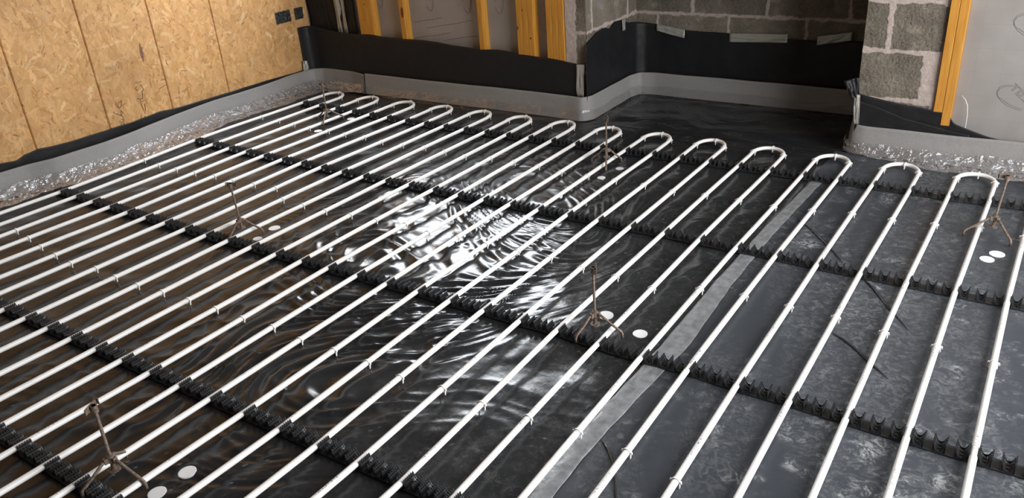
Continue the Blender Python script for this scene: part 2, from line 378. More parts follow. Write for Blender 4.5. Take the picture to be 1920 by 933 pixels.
# ------------------------------------------------------------------ black polythene sheets
RAIL_X = np.arange(0, 4.36, .15)
RAIL_Y = [[2.6189, 2.6082, 2.5984, 2.5889, 2.5755, 2.5648, 2.5584, 2.5548, 2.5533, 2.5537, 2.5558, 2.5592, 2.5637, 2.5689, 2.5753, 2.5764, 2.5812, 2.5843, 2.5863, 2.5872, 2.5872, 2.5862, 2.5847, 2.5885, 2.5918, 2.5923, 2.5891, 2.6015, 2.6018, 2.6018], [1.7717, 1.7656, 1.7541, 1.7498, 1.7445, 1.7449, 1.745, 1.7402, 1.7363, 1.7336, 1.7312, 1.7396, 1.7383, 1.7368, 1.7389, 1.7457, 1.7478, 1.7512, 1.756, 1.757, 1.7609, 1.7592, 1.756, 1.7541, 1.7502, 1.7478, 1.75, 1.7501, 1.7501, 1.7501], [0.9074, 0.9073, 0.904, 0.9014, 0.8991, 0.898, 0.899, 0.8975, 0.8973, 0.9022, 0.9054, 0.9067, 0.9095, 0.9132, 0.9195, 0.9228, 0.9271, 0.9263, 0.9291, 0.9287, 0.9326, 0.9232, 0.9198, 0.9248, 0.9164, 0.9174, 0.91, 0.9065, 0.9047, 0.9047], [0.1, 0.1, 0.1, 0.1, 0.1, 0.1002, 0.1023, 0.1044, 0.1065, 0.1086, 0.1107, 0.1128, 0.1149, 0.117, 0.119, 0.1211, 0.1232, 0.1253, 0.1274, 0.1295, 0.1316, 0.1337, 0.1358, 0.1379, 0.14, 0.14, 0.14, 0.14, 0.14, 0.14], [-0.3041, -0.3041, -0.3041, -0.3041, -0.3041, -0.3041, -0.3041, -0.3041, -0.3041, -0.3041, -0.3041, -0.3041, -0.3041, -0.3041, -0.3041, -0.3041, -0.3041, -0.3041, -0.3041, -0.3041, -0.3041, -0.3041, -0.3041, -0.3041, -0.3041, -0.3041, -0.3041, -0.3041, -0.3041, -0.3041]]
def rail_y(k, x): return np.interp(x, RAIL_X, RAIL_Y[k])
def sheet_height(x, y):
    wx = x + .10*fbm(N1, x*2.1, y*2.1, 2); wy = y + .10*fbm(N2, x*2.1+9, y*2.1, 2)
    cen = np.exp(-(((x-2.30)/.85)**2 + ((y-1.05)/1.15)**2)**1.5)
    cen = np.where(x > 2.66, cen*np.exp(-((x-2.66)/.10)**2)*.8+.2*cen, cen)
    left = sstep(2.4, .6, x)
    right = sstep(3.26, 3.36, x)
    near = sstep(.6, .0, y)
    # long parallel folds running across the sheet
    t = .5 + 1.1*fbm(N3, x*.75+2, y*.75, 2); ca, sa = np.cos(t), np.sin(t)
    a = wx*ca + wy*sa; b = -wx*sa + wy*ca
    q1 = N4.grad(a*2.6, b*6.0); q2 = N5.grad(a*3.8+3, b*7.5); q3 = N1.grad(wx*6.5+5, wy*6.5)
    f1 = np.sqrt(q1*q1+.0016); f2 = np.sqrt(q2*q2+.012); f4 = np.sqrt(q3*q3+.0008); f3 = fbm(N2, wx*3.6, wy*3.6, 2)
    crum = .012*np.clip(1-f1, 0, 1)**3 + .0050*np.clip(1-f2, 0, 1)**4*sstep(-.3, .4, N3.grad(x*2.3, y*2.3)) + .0062*np.clip(1-f4, 0, 1)**4
    soft = .009*f3 + .0050*N5.grad(wx*6.0, wy*8.0) + .0018*np.clip(1-f1, 0, 1)**2
    cm_ = np.clip(cen*1.25 - .03, 0, 1)
    folds = crum*cm_ + soft*(1-.6*cm_) - .0055
    amp = .62 + .45*cen - .12*left
    amp = amp*(1-right) + .10*right
    alc = sstep(3.0, 3.2, y); amp = amp*(1-alc) + .9*alc
    edge = sstep(2.62, 2.9, y)*(1-right*.3)
    h = folds*np.maximum(amp, edge*.7)
    h = h + .00035*fbm(N3, x*16, y*16, 2)*(1-right*.5)
    # held down under the rails
    for k in range(5):
        d = np.abs(y - (rail_y(k, x)+.02)); w = sstep(.09, .03, d); h = h*(1-w) + np.minimum(h, 0)*.3*w
    return np.clip(h, -.010, .0085)
def sheet(name, x0, x1, y0, y1, res, m, zoff, duster):
    xs = np.arange(x0, x1+res/2, res); ys = np.arange(y0, y1+res/2, res)
    X, Y = np.meshgrid(xs, ys, indexing='ij')
    H = sheet_height(X, Y)
    return grid_obj(name, np.stack([X, Y, H+zoff], -1), m, attrs={'dust': duster(X, Y)})
def dust_left(x, y):
    spk = np.clip(N3.grad(x*90, y*90)-.62, 0, 1)*2.2*sstep(.0, .5, fbm(N1, x*3, y*3, 2)+.15)
    g = np.clip(fbm(N5, x*5, y*5, 4)-.35, 0, 1)*.06
    r = sstep(2.4, 3.2, x)
    prints = np.clip(fbm(N4, x*16, y*16, 4)-.42, 0, 1)*sstep(.1, .5, fbm(N2, x*2.3, y*2.3+4, 2))
    return g + spk + r*(.03+.05*np.clip(fbm(N1, x*9, y*9, 4), 0, 1)) + prints*.22
def dust_right(x, y):
    base = .10 + .10*fbm(N1, x*1.6, y*1.6, 3)
    sm = np.clip(fbm(N4, x*11, y*11, 5)-.12, 0, 1)*sstep(-.1, .5, fbm(N2, x*1.9, y*1.9, 2))
    wipe = np.clip(fbm(N3, (x+y*.25)*7, y*1.2, 3), 0, 1)
    sm2 = np.clip(fbm(N5, x*24, y*24, 3)-.25, 0, 1)*sstep(-.2, .4, fbm(N1, x*2.5+3, y*2.5, 2))
    return np.clip(base + .75*sm + .5*sm2 - .14*wipe, 0, .8)
s_l = tag(sheet('polythene_sheet', -.335, 3.34, -1.1, 3.03, .0075, M_sheet, 0.0, dust_left),
    'glossy creased black polythene sheet covering the floor between strand boards and taped joint', 'plastic sheet')
s_r = tag(sheet('polythene_sheet', 3.33, 5.64, -1.1, 3.03, .010, M_sheet_dull, .002, dust_right),
    'flatter dusty black polythene sheet on the floor beyond the taped joint, with dried smears', 'plastic sheet')
s_a = tag(sheet('polythene_sheet', 1.95, 3.37, 3.00, 3.68, .0075, M_sheet, .001, lambda x, y: .10*np.clip(fbm(N1, x*4, y*14, 3), 0, 1)),
    'dark polythene sheet lying in the floor of the shaded blockwork recess', 'plastic sheet')
for pts in ([(3.393,2.174),(3.45,2.115),(3.507,2.046),(3.59,1.945),(3.656,1.848)], [(3.745,1.755),(3.80,1.69),(3.849,1.611),(3.944,1.477)],
            [(3.744,1.352),(3.785,1.328),(3.821,1.299),(3.88,1.239),(3.947,1.177)], [(3.352,.546),(3.385,.52),(3.423,.477),(3.46,.42),(3.495,.36),(3.51,.28)]):
    q = MB(); n = len(pts); q.tube([(x, y, .0045) for x, y in pts], [.0012]+[.0042]*(n-2)+[.0012], 8, True, .8)
    q.obj('sheet_fold', M_rail, s_r, True)
# joint tape
cl = [(3.318,-.6,.066),(3.318,0,.062),(3.322,.29,.056),(3.315,.46,.058),(3.325,.75,.064),(3.340,1.09,.078),(3.330,1.5,.062),(3.333,1.96,.055),(3.345,2.25,.050),(3.362,2.60,.048)]
ys = np.linspace(-.6, 2.59, 420); xc = np.interp(ys, [c[1] for c in cl], [c[0] for c in cl]); wd = np.interp(ys, [c[1] for c in cl], [c[2] for c in cl])
T = np.zeros((420, 15, 3))
for j in range(15):
    s = j/14-.5; x = xc + wd*s + .002*N1.grad(ys*11, np.full(420, 3.0+np.sign(s)*5))*abs(s)*2
    T[:, j, 0] = x; T[:, j, 1] = ys
    T[:, j, 2] = np.maximum(sheet_height(x, ys), sheet_height(x+.01, ys)) + .0042 + .0012*N3.grad(x*60, ys*22) - .0012*abs(2*s)**4
o = grid_obj('joint_tape', T, M_tape2); tag(o, 'long strip of pale grey tape sealing the joint between the two polythene sheets', 'tape')
o.modifiers.new('thick', 'SOLIDIFY').thickness = .0006

# ------------------------------------------------------------------ strand board wall (five boards)
BY = [.25, 1.018, 1.449, 1.872, 2.301, 3.09]
by0, bz0, rs = .0, .02, .0030
nb_y = int((3.15-.05)/rs); nb_z = int((1.05-bz0)/rs)
canvas = np.ones((nb_y, nb_z, 3))*np.array([.56,.325,.14]); hgt = np.zeros((nb_y, nb_z))
rr = np.random.RandomState(5)
def paint(n, lmin, lmax, wmin, wmax, cols, alpha, steep):
    for _ in range(n):
        cy = rr.rand()*nb_y; cz = rr.rand()*nb_z; L = rr.uniform(lmin, lmax)/rs/2; w = rr.uniform(wmin, wmax)/rs/2
        a = math.pi/2 + rr.normal()*steep
        ca, sa = math.cos(a), math.sin(a); R_ = int(L+w+2)
        i0, i1 = max(0, int(cy-R_)), min(nb_y, int(cy+R_)); j0, j1 = max(0, int(cz-R_)), min(nb_z, int(cz+R_))
        if i1 <= i0 or j1 <= j0: continue
        I, J = np.mgrid[i0:i1, j0:j1]; I = I-cy; J = J-cz
        u = I*ca+J*sa; v = -I*sa+J*ca
        k = rr.uniform(-.25, .25); vv = v + k*u*u/max(L, 1)*.5
        taper = w*(1-.55*np.abs(u/L)**2*rr.rand()); jag = .25*w*np.sin(u*rr.uniform(.2, .9)+rr.rand()*6)
        msk = (np.abs(u) < L + .6*np.sin(v*1.7)) & (np.abs(vv) < taper+jag)
        c = np.array(cols[rr.randint(len(cols))])*(1+.10*rr.normal())
        g = 1+.05*np.sin(v*rr.uniform(1.2, 2.6)+rr.rand()*6)
        al = alpha*rr.uniform(.6, 1)
        sub = canvas[i0:i1, j0:j1]; sub[msk] = sub[msk]*(1-al) + (c[None]*g[msk][:, None])*al
        hs = hgt[i0:i1, j0:j1]; hs[msk] = rr.rand()*.0007
tan = [(.60,.345,.15),(.64,.38,.17),(.57,.32,.13),(.66,.40,.19),(.54,.295,.115),(.61,.35,.14)]
paint(5200, .05, .13, .010, .030, tan, .85, .75)
paint(3000, .02, .06, .003, .010, tan+[(.70,.46,.23),(.47,.24,.085)], .8, .8)
paint(260, .03, .09, .008, .022, [(.72,.50,.27),(.74,.53,.29)], .7, .9)
paint(1100, .012, .045, .0025, .007, [(.34,.15,.045),(.27,.11,.03),(.40,.19,.06)], .85, .9)
paint(130, .03, .07, .006, .014, [(.42,.19,.06),(.46,.23,.08)], .65, .5)
paint(120, .004, .010, .003, .006, [(.13,.06,.03)], .9, 1.5)
yy = (np.arange(nb_y)*rs+.05)[:, None]; zz = (np.arange(nb_z)*rs+bz0)[None, :]
canvas *= .87*(1+.14*fbm(N1, yy*2.2+0*zz, zz*2.2+0*yy, 3))[..., None]*np.array([1.0,.965,.90])
# one long dark strand
m_ = (np.abs((yy-1.763)-.05*(zz-.53)) < .010*np.clip(1-((zz-.53)/.062)**2, 0, 1)); canvas[m_] = (.17,.085,.05)
X0 = -.340
blab = ['strand board panel nearest the camera end of the timber-clad wall', 'plain strand board panel between the nearest panel and the one with marker writing',
        'strand board panel with scribbled marker writing near its foot', 'plain strand board panel just beyond the one with marker writing', 'strand board panel by the dark corner holding the two black socket boxes']
boards = []
for k in range(5):
    a, b = BY[k]+.0022, BY[k+1]-.0022
    ia, ib = max(0, int(round((a-.05)/rs))), min(nb_y, int(round((b-.05)/rs)))
    ysb = np.linspace(a, b, ib-ia); zsb = np.arange(nb_z)*rs+bz0
    YY, ZZ = np.meshgrid(ysb, zsb, indexing='ij')
    edge = .0009*fbm(N2, ZZ*90+k*7, YY*0+k, 2)
    XX = X0 + hgt[ia:ib]
    YY = YY + np.where((YY < a+.004) | (YY > b-.004), edge, 0)
    XX[0, :] = XX[-1, :] = X0-.012
    e = empty('strand_board', (X0, (a+b)/2, 0)); tag(e, blab[k], 'board', 'strand boards on the wall')
    Pt = np.stack([XX, YY, ZZ], -1) - np.array([X0, (a+b)/2, 0])
    grid_obj('panel', Pt, M_osb, e, col=canvas[ia:ib].clip(.02, .9)); boards.append(e)
q = MB(); q.span((-.36,-2.5,1.03),(-.345,3.2,2.5)); q.span((-.36,-2.5,0),(-.345,.245,1.03)); q.span((-.36,.245,.0),(-.353,3.09,.9)); struct(q.obj('trim_1', M_timber))
STROKES = [[(1.527,.294),(1.519,.288),(1.521,.275),(1.533,.262),(1.541,.258),(1.553,.268),(1.561,.300)],[(1.548,.265),(1.563,.269),(1.581,.275)],
 [(1.495,.243),(1.507,.231),(1.529,.218),(1.537,.211)],[(1.537,.244),(1.546,.232),(1.550,.221)],[(1.544,.240),(1.536,.227),(1.537,.211),(1.544,.202),(1.539,.192),(1.531,.192),(1.547,.182)],
 [(1.517,.177),(1.542,.176)],[(1.514,.157),(1.522,.170),(1.534,.167),(1.541,.157)],[(1.671,.372),(1.693,.371),(1.714,.371)],[(1.682,.348),(1.672,.347),(1.667,.339),(1.670,.329),(1.675,.324)],
 [(1.704,.356),(1.713,.331),(1.712,.320),(1.702,.315),(1.701,.300),(1.694,.275)],[(1.658,.283),(1.673,.275),(1.697,.272)],[(1.675,.270),(1.679,.260)],[(1.667,.257),(1.684,.256),(1.704,.259)],
 [(1.696,.241),(1.694,.217),(1.689,.195)],[(1.676,.251),(1.677,.222),(1.680,.201),(1.686,.180)],[(1.657,.181),(1.648,.160),(1.654,.145)],[(1.677,.171),(1.672,.147),(1.689,.148)],[(1.805,.296),(1.827,.303),(1.862,.312)]]
e = boards[2]
for part, lab in ((STROKES[:7], 'dark scribbled word nearer the board joint'), (STROKES[7:17], 'dark scribbled word with an underline'), (STROKES[17:], 'single dark marker dash')):
    q = MB()
    for s_ in part: q.tube([(.0014, y-e.location.y, z) for y, z in s_], .0013, 5, True, 1)
    o = q.obj('marker_writing', M_pencil, e); o['label'] = lab

def blob_box(name, ya, yb, za, zb, seed, label):
    n = 26; U, V = np.meshgrid(np.linspace(0, 1, n), np.linspace(0, 1, n), indexing='ij')
    sk = .03*(U-.5)
    r = np.minimum(np.minimum(U, 1-U), np.minimum(V, 1-V))
    XX = X0 + .001 + .010*sstep(0, .10, r) + .012*fbm(N1, U*6+seed, V*4, 3)*sstep(0, .1, r)
    YY = ya+(yb-ya)*U + .002*fbm(N2, V*5+seed, U*5, 2); ZZ = za+(zb-za)*V + .002*fbm(N3, U*5+seed, V*5, 2)
    o = grid_obj(name, np.stack([XX, YY, ZZ], -1), M_bag); tag(o, label, 'socket box', 'socket boxes')
    return o
blob_box('socket_box', 2.794, 2.930, .491, .570, 1, 'wider of two black taped-over socket boxes set in the strand board')
blob_box('socket_box', 2.966, 3.044, .490, .569, 5, 'narrower black taped-over socket box nearest the dark corner')

# ------------------------------------------------------------------ perimeter: foam upstand, clear film skirt, black membrane
def smooth_path(pts, step=.012, rad=0):
    p = np.array(pts, float)
    d = np.r_[0, np.cumsum(np.hypot(*(p[1:, :2]-p[:-1, :2]).T))]
    s = np.arange(0, d[-1], step)
    out = np.stack([np.interp(s, d, p[:, k]) for k in range(p.shape[1])], 1)
    k = 5; w = np.hanning(k+2)[1:-1]; w /= w.sum()
    for c in range(p.shape[1]):
        pad = np.r_[[out[0, c]]*(k//2), out[:, c], [out[-1, c]]*(k//2)]; out[:, c] = np.convolve(pad, w, 'valid')
    return s, out
def normals2(xy):
    t = np.gradient(xy, axis=0); t /= np.linalg.norm(t, axis=1)[:, None]+1e-9
    return np.stack([t[:, 1], -t[:, 0]], 1)           # points to the right of travel = into the room
def foam(name, pts, label, seed, skirt=.17, lean=.012):
    s, pth = smooth_path(pts); n = normals2(pth[:, :2]); S = len(s)
    e = empty(name, (pth[S//2, 0], pth[S//2, 1], 0)); tag(e, label, 'foam strip')
    org = np.array([pth[S//2, 0], pth[S//2, 1], 0])
    V = []; nz = 12
    G = np.zeros((S, 2*nz, 3))
    for j in range(nz):
        t = j/(nz-1); z = .004 + (pth[:, 2]-.004)*t
        bulge = .005*np.sin(s*4+seed)*t + .003*N1.grad(s*3+seed, np.full(S, t*2))
        off = (1-t)**1.5*lean + bulge
        for side, jj in ((.004, j), (-.004, 2*nz-1-j)):
            G[:, jj, 0] = pth[:, 0]+n[:, 0]*(off+side); G[:, jj, 1] = pth[:, 1]+n[:, 1]*(off+side)
            G[:, jj, 2] = z + (0 if side > 0 else .0) + .0015*N2.grad(s*5, np.full(S, 1.0))*t
    grid_obj('foam', G-org, M_foam, e)
    # film: hangs from the foam at 45-60 mm and runs out over the floor
    m = 30; K = np.zeros((S, m, 3))
    for j in range(m):
        t = j/(m-1)
        ztop = .052 + .010*N3.grad(s*6+seed, np.full(S, .3))
        endt = np.clip(np.minimum(s-(.40 if seed == 9 else 0), s[-1]-s)/.4, .03, 1)
        wv = skirt*(.85 + .35*N2.grad(s*3.1+seed, np.full(S, 7.7)))*endt
        out = lean + .012 + wv*t**1.15
        z = ztop*(1-t)**2.6*1.0 + .0105
        rdg = (1-np.sqrt(N4.grad(s*7+seed+t*1.6, np.full(S, t*1.2))**2+.0015))**4
        cr = (.016*rdg + (.0035 if seed != 5 else .0008)*fbm(N5, s*30, np.full(S, t*7), 2) + .004*np.abs(N3.grad(s*19-t*3, np.full(S, t*2.5))))*min(1, t*6)*(1-.55*t)
        K[:, j, 0] = pth[:, 0]+n[:, 0]*out + .006*N1.grad(s*9, np.full(S, t*4))
        K[:, j, 1] = pth[:, 1]+n[:, 1]*out
        K[:, j, 2] = z + cr
    o = grid_obj('film_skirt', K-org, M_film_b if seed == 5 else M_film_l, e); o['label'] = 'clear crinkled plastic film skirt'
    return e
FL = [(-.27,-.9,.14),(-.265,.3,.14),(-.256,.77,.14),(-.245,.90,.14),(-.205,1.025,.14),(-.187,1.325,.14),(-.21,1.541,.14),(-.275,1.841,.14),(-.316,2.157,.14),(-.299,2.352,.14),
      (-.300,2.578,.14),(-.315,2.794,.14),(-.318,2.93,.14),(-.300,3.01,.14),(-.24,3.045,.14),(-.15,3.052,.14),(.046,3.045,.139),(.165,3.024,.137),(.20,3.018,.128)]
foam('perimeter_foam_strip', FL, 'grey foam edge strip along the strand board wall and round the far dark corner', 1, .155)
FB = [(.19,3.022,.141),(.516,3.024,.14),(1.17,3.028,.14),(1.569,3.026,.14),(1.80,3.018,.14),(1.915,3.005,.14),(1.952,3.06,.14),(1.948,3.30,.14),(1.945,3.55,.14),(1.975,3.645,.14),(2.07,3.665,.14),
      (2.256,3.66,.14),(2.668,3.655,.14),(2.97,3.655,.14),(3.30,3.655,.138),(3.36,3.62,.136),(3.368,3.4,.136)]
foam('perimeter_foam_strip', FB, 'grey foam edge strip running below the timber studs and into the blockwork recess', 5, .11)
FR = [(3.372,3.50,.14),(3.375,3.12,.14),(3.392,3.052,.143),(3.448,3.036,.14),(3.635,3.038,.14),(3.856,3.042,.14),(4.108,3.05,.14),(4.8,3.05,.14),(5.62,3.05,.14)]
foam('perimeter_foam_strip', FR, 'grey foam edge strip in front of the block pier and the large insulation board', 9, .13)

def membrane(name, pts, label, seed, wave=.004, foot=0.0, hem=.004, mat_=None):
    """pts: x, y, top z"""
    s, pth = smooth_path(pts, .01); n = normals2(pth[:, :2]); S = len(s); m = 24
    G = np.zeros((S, m, 3))
    for j in range(m):
        t = j/(m-1); z = .002 + (pth[:, 2]+hem*N2.grad(s*7+seed, np.full(S, .5))-.002)*t
        off = wave*fbm(N1, s*4.5+seed, np.full(S, t*1.3), 2)*sstep(.15, .5, np.full(S, t)) + foot*(1-t)
        G[:, j, 0] = pth[:, 0]+n[:, 0]*off; G[:, j, 1] = pth[:, 1]+n[:, 1]*off; G[:, j, 2] = z
    o = grid_obj(name, G, mat_ or M_dpm); tag(o, label, 'membrane')
    md = o.modifiers.new('thick', 'SOLIDIFY'); md.thickness = .0015; md.offset = 0
    return o
membrane('damp_proof_membrane', [(-.328,-.9,.165),(-.328,.80,.165),(-.328,.90,.150),(-.328,.945,.168),(-.328,1.02,.176),(-.328,1.1,.166),(-.328,1.42,.160),(-.328,1.6,.163),(-.328,1.78,.170),(-.328,1.9,.160),(-.328,2.3,.155),(-.328,2.7,.150),(-.328,2.95,.145)],
         'low black membrane edge showing between the strand boards and the grey foam', 2, .003)
membrane('damp_proof_membrane', [(-.324,2.958,.440),(-.322,3.00,.441),(-.310,3.035,.440),(-.27,3.056,.436),(-.15,3.056,.415),(.08,3.054,.405),(.303,3.054,.402),(.45,3.054,.392),(.55,3.054,.393),(.64,3.052,.396),(.76,3.052,.393),(1.0,3.052,.375),(1.18,3.052,.360),
         (1.30,3.052,.369),(1.42,3.052,.365),(1.46,3.052,.353),(1.573,3.052,.348),(1.66,3.052,.342),(1.78,3.05,.335),(1.86,3.05,.324),(1.915,3.046,.318)], 'long black membrane standing below the timber studs and folding round the dark corner', 4, .003)
q_top = [(1.938,3.030,.40),(1.934,3.055,.445),(1.932,3.10,.458),(1.932,3.188,.482),(1.932,3.273,.490),(1.932,3.33,.470),(1.932,3.36,.472),(1.932,3.40,.495),(1.932,3.50,.486),(1.932,3.58,.455),(1.945,3.66,.445),(1.99,3.698,.440),(2.07,3.703,.431),(2.2,3.703,.41),(2.25,3.703,.402),(2.4,3.703,.400),
         (2.53,3.703,.398),(2.63,3.703,.392),(2.86,3.703,.385),(3.03,3.703,.382),(3.2,3.703,.395),(3.33,3.700,.39),(3.372,3.66,.39),(3.382,3.4,.37),(3.382,3.15,.34)]
membrane('damp_proof_membrane', q_top, 'tall black membrane lining the blockwork recess behind the grey foam', 6, .006)
membrane('damp_proof_membrane', [(3.388,3.085,.30),(3.400,3.058,.292),(3.45,3.056,.280),(3.62,3.056,.254),(3.736,3.056,.243),(3.808,3.056,.238),(3.812,3.056,.200),(3.85,3.056,.185),(3.90,3.056,.168),(3.965,3.056,.148),(4.1,3.056,.12),(4.4,3.056,.11)],
         'short black membrane sloping down below the block pier', 8, .004)
membrane('damp_proof_membrane', [(3.40,3.050,.262),(3.5,3.049,.235),(3.62,3.049,.197),(3.73,3.050,.174),(3.80,3.050,.160),(3.9,3.05,.145)],
         'folded-over flap of black membrane lying against the sloping piece below the block pier', 12, .003)
# the tall dark sheet hanging in the corner above the membrane
G = np.zeros((60, 90, 3)); U, V = np.meshgrid(np.linspace(0, 1, 60), np.linspace(0, 1, 90), indexing='ij')
G[..., 0] = -.325 + .43*U + .01*fbm(N1, V*5, U*2, 2); G[..., 1] = 3.098 + .010*fbm(N2, U*6, V*3, 3); G[..., 2] = .30 + 1.3*V
o = grid_obj('hanging_membrane', G, M_dpm); tag(o, 'crumpled black plastic sheet hanging in the dark corner behind the standing membrane', 'membrane')
o.modifiers.new('thick', 'SOLIDIFY').thickness = .0015

def tape_patch(name, corners, label, group, seed, bow=.004, mat_=None, cat='tape'):
    c = [Vector(p) for p in corners]; n = 22; U, V = np.meshgrid(np.linspace(0, 1, n), np.linspace(0, 1, 12), indexing='ij')
    nrm = (c[1]-c[0]).cross(c[3]-c[0]).normalized()
    G = np.zeros((n, 12, 3))
    b = bow*fbm(N3, U*3+seed, V*1.5, 3)
    for k in range(3):
        G[..., k] = (c[0][k]*(1-U)+c[1][k]*U)*(1-V) + (c[3][k]*(1-U)+c[2][k]*U)*V + nrm[k]*b
    o = grid_obj(name, G, mat_ or M_tape); tag(o, label, cat, group); o.modifiers.new('thick', 'SOLIDIFY').thickness = .0008
    return o
TG = 'tape pieces on the membrane'
tape_patch('tape_strip', [(2.066,3.694,.392),(2.250,3.694,.356),(2.250,3.694,.405),(2.066,3.694,.434)], 'grey tape strip holding the recess membrane, nearest the inner corner of the recess', TG, 1)
tape_patch('tape_strip', [(2.528,3.694,.350),(2.868,3.694,.364),(2.868,3.694,.413),(2.528,3.694,.400)], 'longest grey tape strip, in the middle of the recess membrane top edge', TG, 2)
tape_patch('tape_strip', [(3.030,3.693,.360),(3.212,3.693,.396),(3.212,3.693,.442),(3.030,3.693,.410)], 'tilted grey tape strip on the darkest end of the recess membrane', TG, 3)
tape_patch('tape_strip', [(1.864,3.041,.135),(1.912,3.035,.135),(1.922,3.035,.325),(1.868,3.041,.322)], 'upright grey tape strip on the membrane end at the outer corner of the recess', TG, 4, .006)
tape_patch('tape_strip', [(-.318,2.938,.135),(-.318,2.990,.138),(-.318,2.987,.203),(-.318,2.944,.209)], 'short silvery tape piece between strand board and foam near the dark corner', TG, 5)
tape_patch('tape_strip', [(3.400,3.040,.145),(3.425,3.040,.145),(3.414,3.040,.290),(3.388,3.040,.292)], 'narrow pale tape strip on the edge of the membrane below the block pier', TG, 6, .005)
tape_patch('membrane_flap', [(3.376,3.035,.270),(3.412,3.05,.262),(3.400,3.045,.372),(3.334,3.03,.352)], 'small dark membrane flap sticking out beside the block pier', None, 7, .012, M_dpm, 'membrane')
tape_patch('tape_strip', [(-.060,3.089,.38),(.030,3.089,.39),(.035,3.084,.95),(-.052,3.084,.95)], 'dark grey tape strip hanging down the black sheet in the corner', TG, 8, .01)
tape_patch('tape_strip', [(1.941,3.485,.425),(1.941,3.525,.425),(1.941,3.522,.492),(1.941,3.482,.492)], 'tiny bright tape piece on the top edge of the membrane inside the recess', TG, 9, .002)

# ------------------------------------------------------------------ studs and insulation
def stud(x0, x1, label, zb=.02, yf=3.056, yb=3.148, knots=(), group='timber studs', ztop=2.48):
    e = empty('timber_stud', ((x0+x1)/2, yf, 0)); tag(e, label, 'stud', group)
    q = MB(); q.span((x0-(x0+x1)/2, .003, zb), (x1-(x0+x1)/2, yb-yf, ztop))
    q.obj('post', M_timber, e, bevel=.002)
    for (kx, kz, rx, rz, side) in knots:
        n = 16; V = []
        if side == 'f': V = [(kx-(x0+x1)/2+rx*math.cos(a)*(1), .0024, kz+rz*math.sin(a)+.3*rx*math.cos(a)) for a in np.linspace(0, 2*math.pi, n, endpoint=False)]
        else: V = [((x1-x0)/2+.0006, .02+rx*math.cos(a), kz+rz*math.sin(a)) for a in np.linspace(0, 2*math.pi, n, endpoint=False)]
        mesh_obj('knot', V, [tuple(range(n))], M_knot, e)
    return e
stud(.184, .312, 'wide yellow timber post closest to the dark corner', knots=[(.25,.60,.004,.005,'f'),(.225,.50,.003,.004,'f')], ztop=2.48)
stud(.552, .592, 'slim yellow stud with a large elongated dark knot, second post from the dark corner', knots=[(.577,.56,.011,.035,'f')], ztop=.80)
stud(1.178, 1.214, 'slim yellow stud standing alone between two wide insulation bays', ztop=.80)
stud(1.462, 1.4995, 'outer stud of the triple post, on the side facing the dark corner', knots=[(1.468,.505,.006,.010,'f')], ztop=.80)
stud(1.501, 1.5385, 'middle stud of the triple post that has a pale lit side', knots=[(1.508,.61,.003,.006,'f')], ztop=.80)
stud(1.540, 1.579, 'stud of the triple post with the bright side and a small round knot', knots=[(1.556,.448,.006,.006,'f')], ztop=.80)
stud(1.667, 1.705, 'stud of the end triple post touching the narrow insulation strip')
stud(1.7065, 1.7435, 'middle stud of the end triple post beside the concrete blockwork')
stud(1.745, 1.783, 'last stud of the end triple post, against the blockwork')
stud(3.734, 3.770, 'yellow stud fixed against the block pier', zb=.238, yf=3.050)
stud(3.7715, 3.808, 'yellow stud bordering the large grey insulation board', zb=.178, yf=3.050)
q = MB(); q.span((.312,3.058,.80),(1.667,3.148,.84)); tag(q.obj('sill_timber', M_timber, bevel=.002), 'horizontal timber sill under the back window opening', 'timber')

YB = 3.118
def arc_strokes(cx, cz, rx, rz, a0, a1, rot=0, n=16):
    o_ = []
    for k in range(n+1):
        a = math.radians(a0+(a1-a0)*k/n); x = rx*math.cos(a); z = rz*math.sin(a); r = math.radians(rot)
        o_.append((cx+x*math.cos(r)-z*math.sin(r), cz+x*math.sin(r)+z*math.cos(r)))
    return o_
def ins_board(x0, x1, z0, z1, label, marks=(), cuts=(), yb=YB, gx=()):
    cx = (x0+x1)/2
    e = empty('insulation_board', (cx, yb, 0)); tag(e, label, 'insulation', 'grey insulation boards')
    q = MB(); q.span((x0-cx, 0, z0), (x1-cx, .06, z1)); q.obj('board', M_board, e, bevel=.001)
    if marks:
        for grp in marks:
            q = MB()
            for s_ in grp: q.tube([(x-cx, -.0004, z) for x, z in s_], .0011, 5, True, 1)
            o = q.obj('printed_logo', M_ink, e); o['label'] = 'grey printed emblem'
    if cuts:
        for s_ in cuts:
            q = MB(); q.tube([(x-cx, -.0004, z+.002*math.sin(i*2.1)) for i, (x, z) in enumerate(s_)], .0010, 5, True, 1)
            o = q.obj('knife_cut', M_pencil, e); o['label'] = 'thin dark slanting knife cut'
    return e
def hook(cx, cz, s=1.0):
    """lower end of a printed oval: double curve, and a scribbled letter stub on its left"""
    a = [(cx-.030*s, cz+.055*s),(cx-.024*s, cz+.025*s),(cx-.006*s, cz+.004*s),(cx+.014*s, cz+.012*s),(cx+.028*s, cz+.045*s),(cx+.034*s, cz+.10*s),(cx+.030*s, cz+.16*s)]
    b = [(cx-.024*s, cz+.035*s),(cx-.005*s, cz+.010*s),(cx+.010*s, cz+.018*s),(cx+.022*s, cz+.048*s),(cx+.028*s, cz+.10*s)]
    c = [(cx-.045*s, cz+.10*s),(cx-.030*s, cz+.075*s),(cx-.022*s, cz+.085*s),(cx-.036*s, cz+.11*s),(cx-.045*s, cz+.10*s)]
    d = [(cx-.034*s, cz+.115*s),(cx-.016*s, cz+.09*s),(cx-.004*s, cz+.105*s)]
    return [a, b, c, d]
ins_board(.06, .184, .02, 2.48, 'sliver of insulation board between the dark corner and the first timber post')
ins_board(.312, .552, .02, .80, 'insulation board in the narrow bay next to the widest timber post', [hook(.342, .565, .8)], gx=(.43,.49))
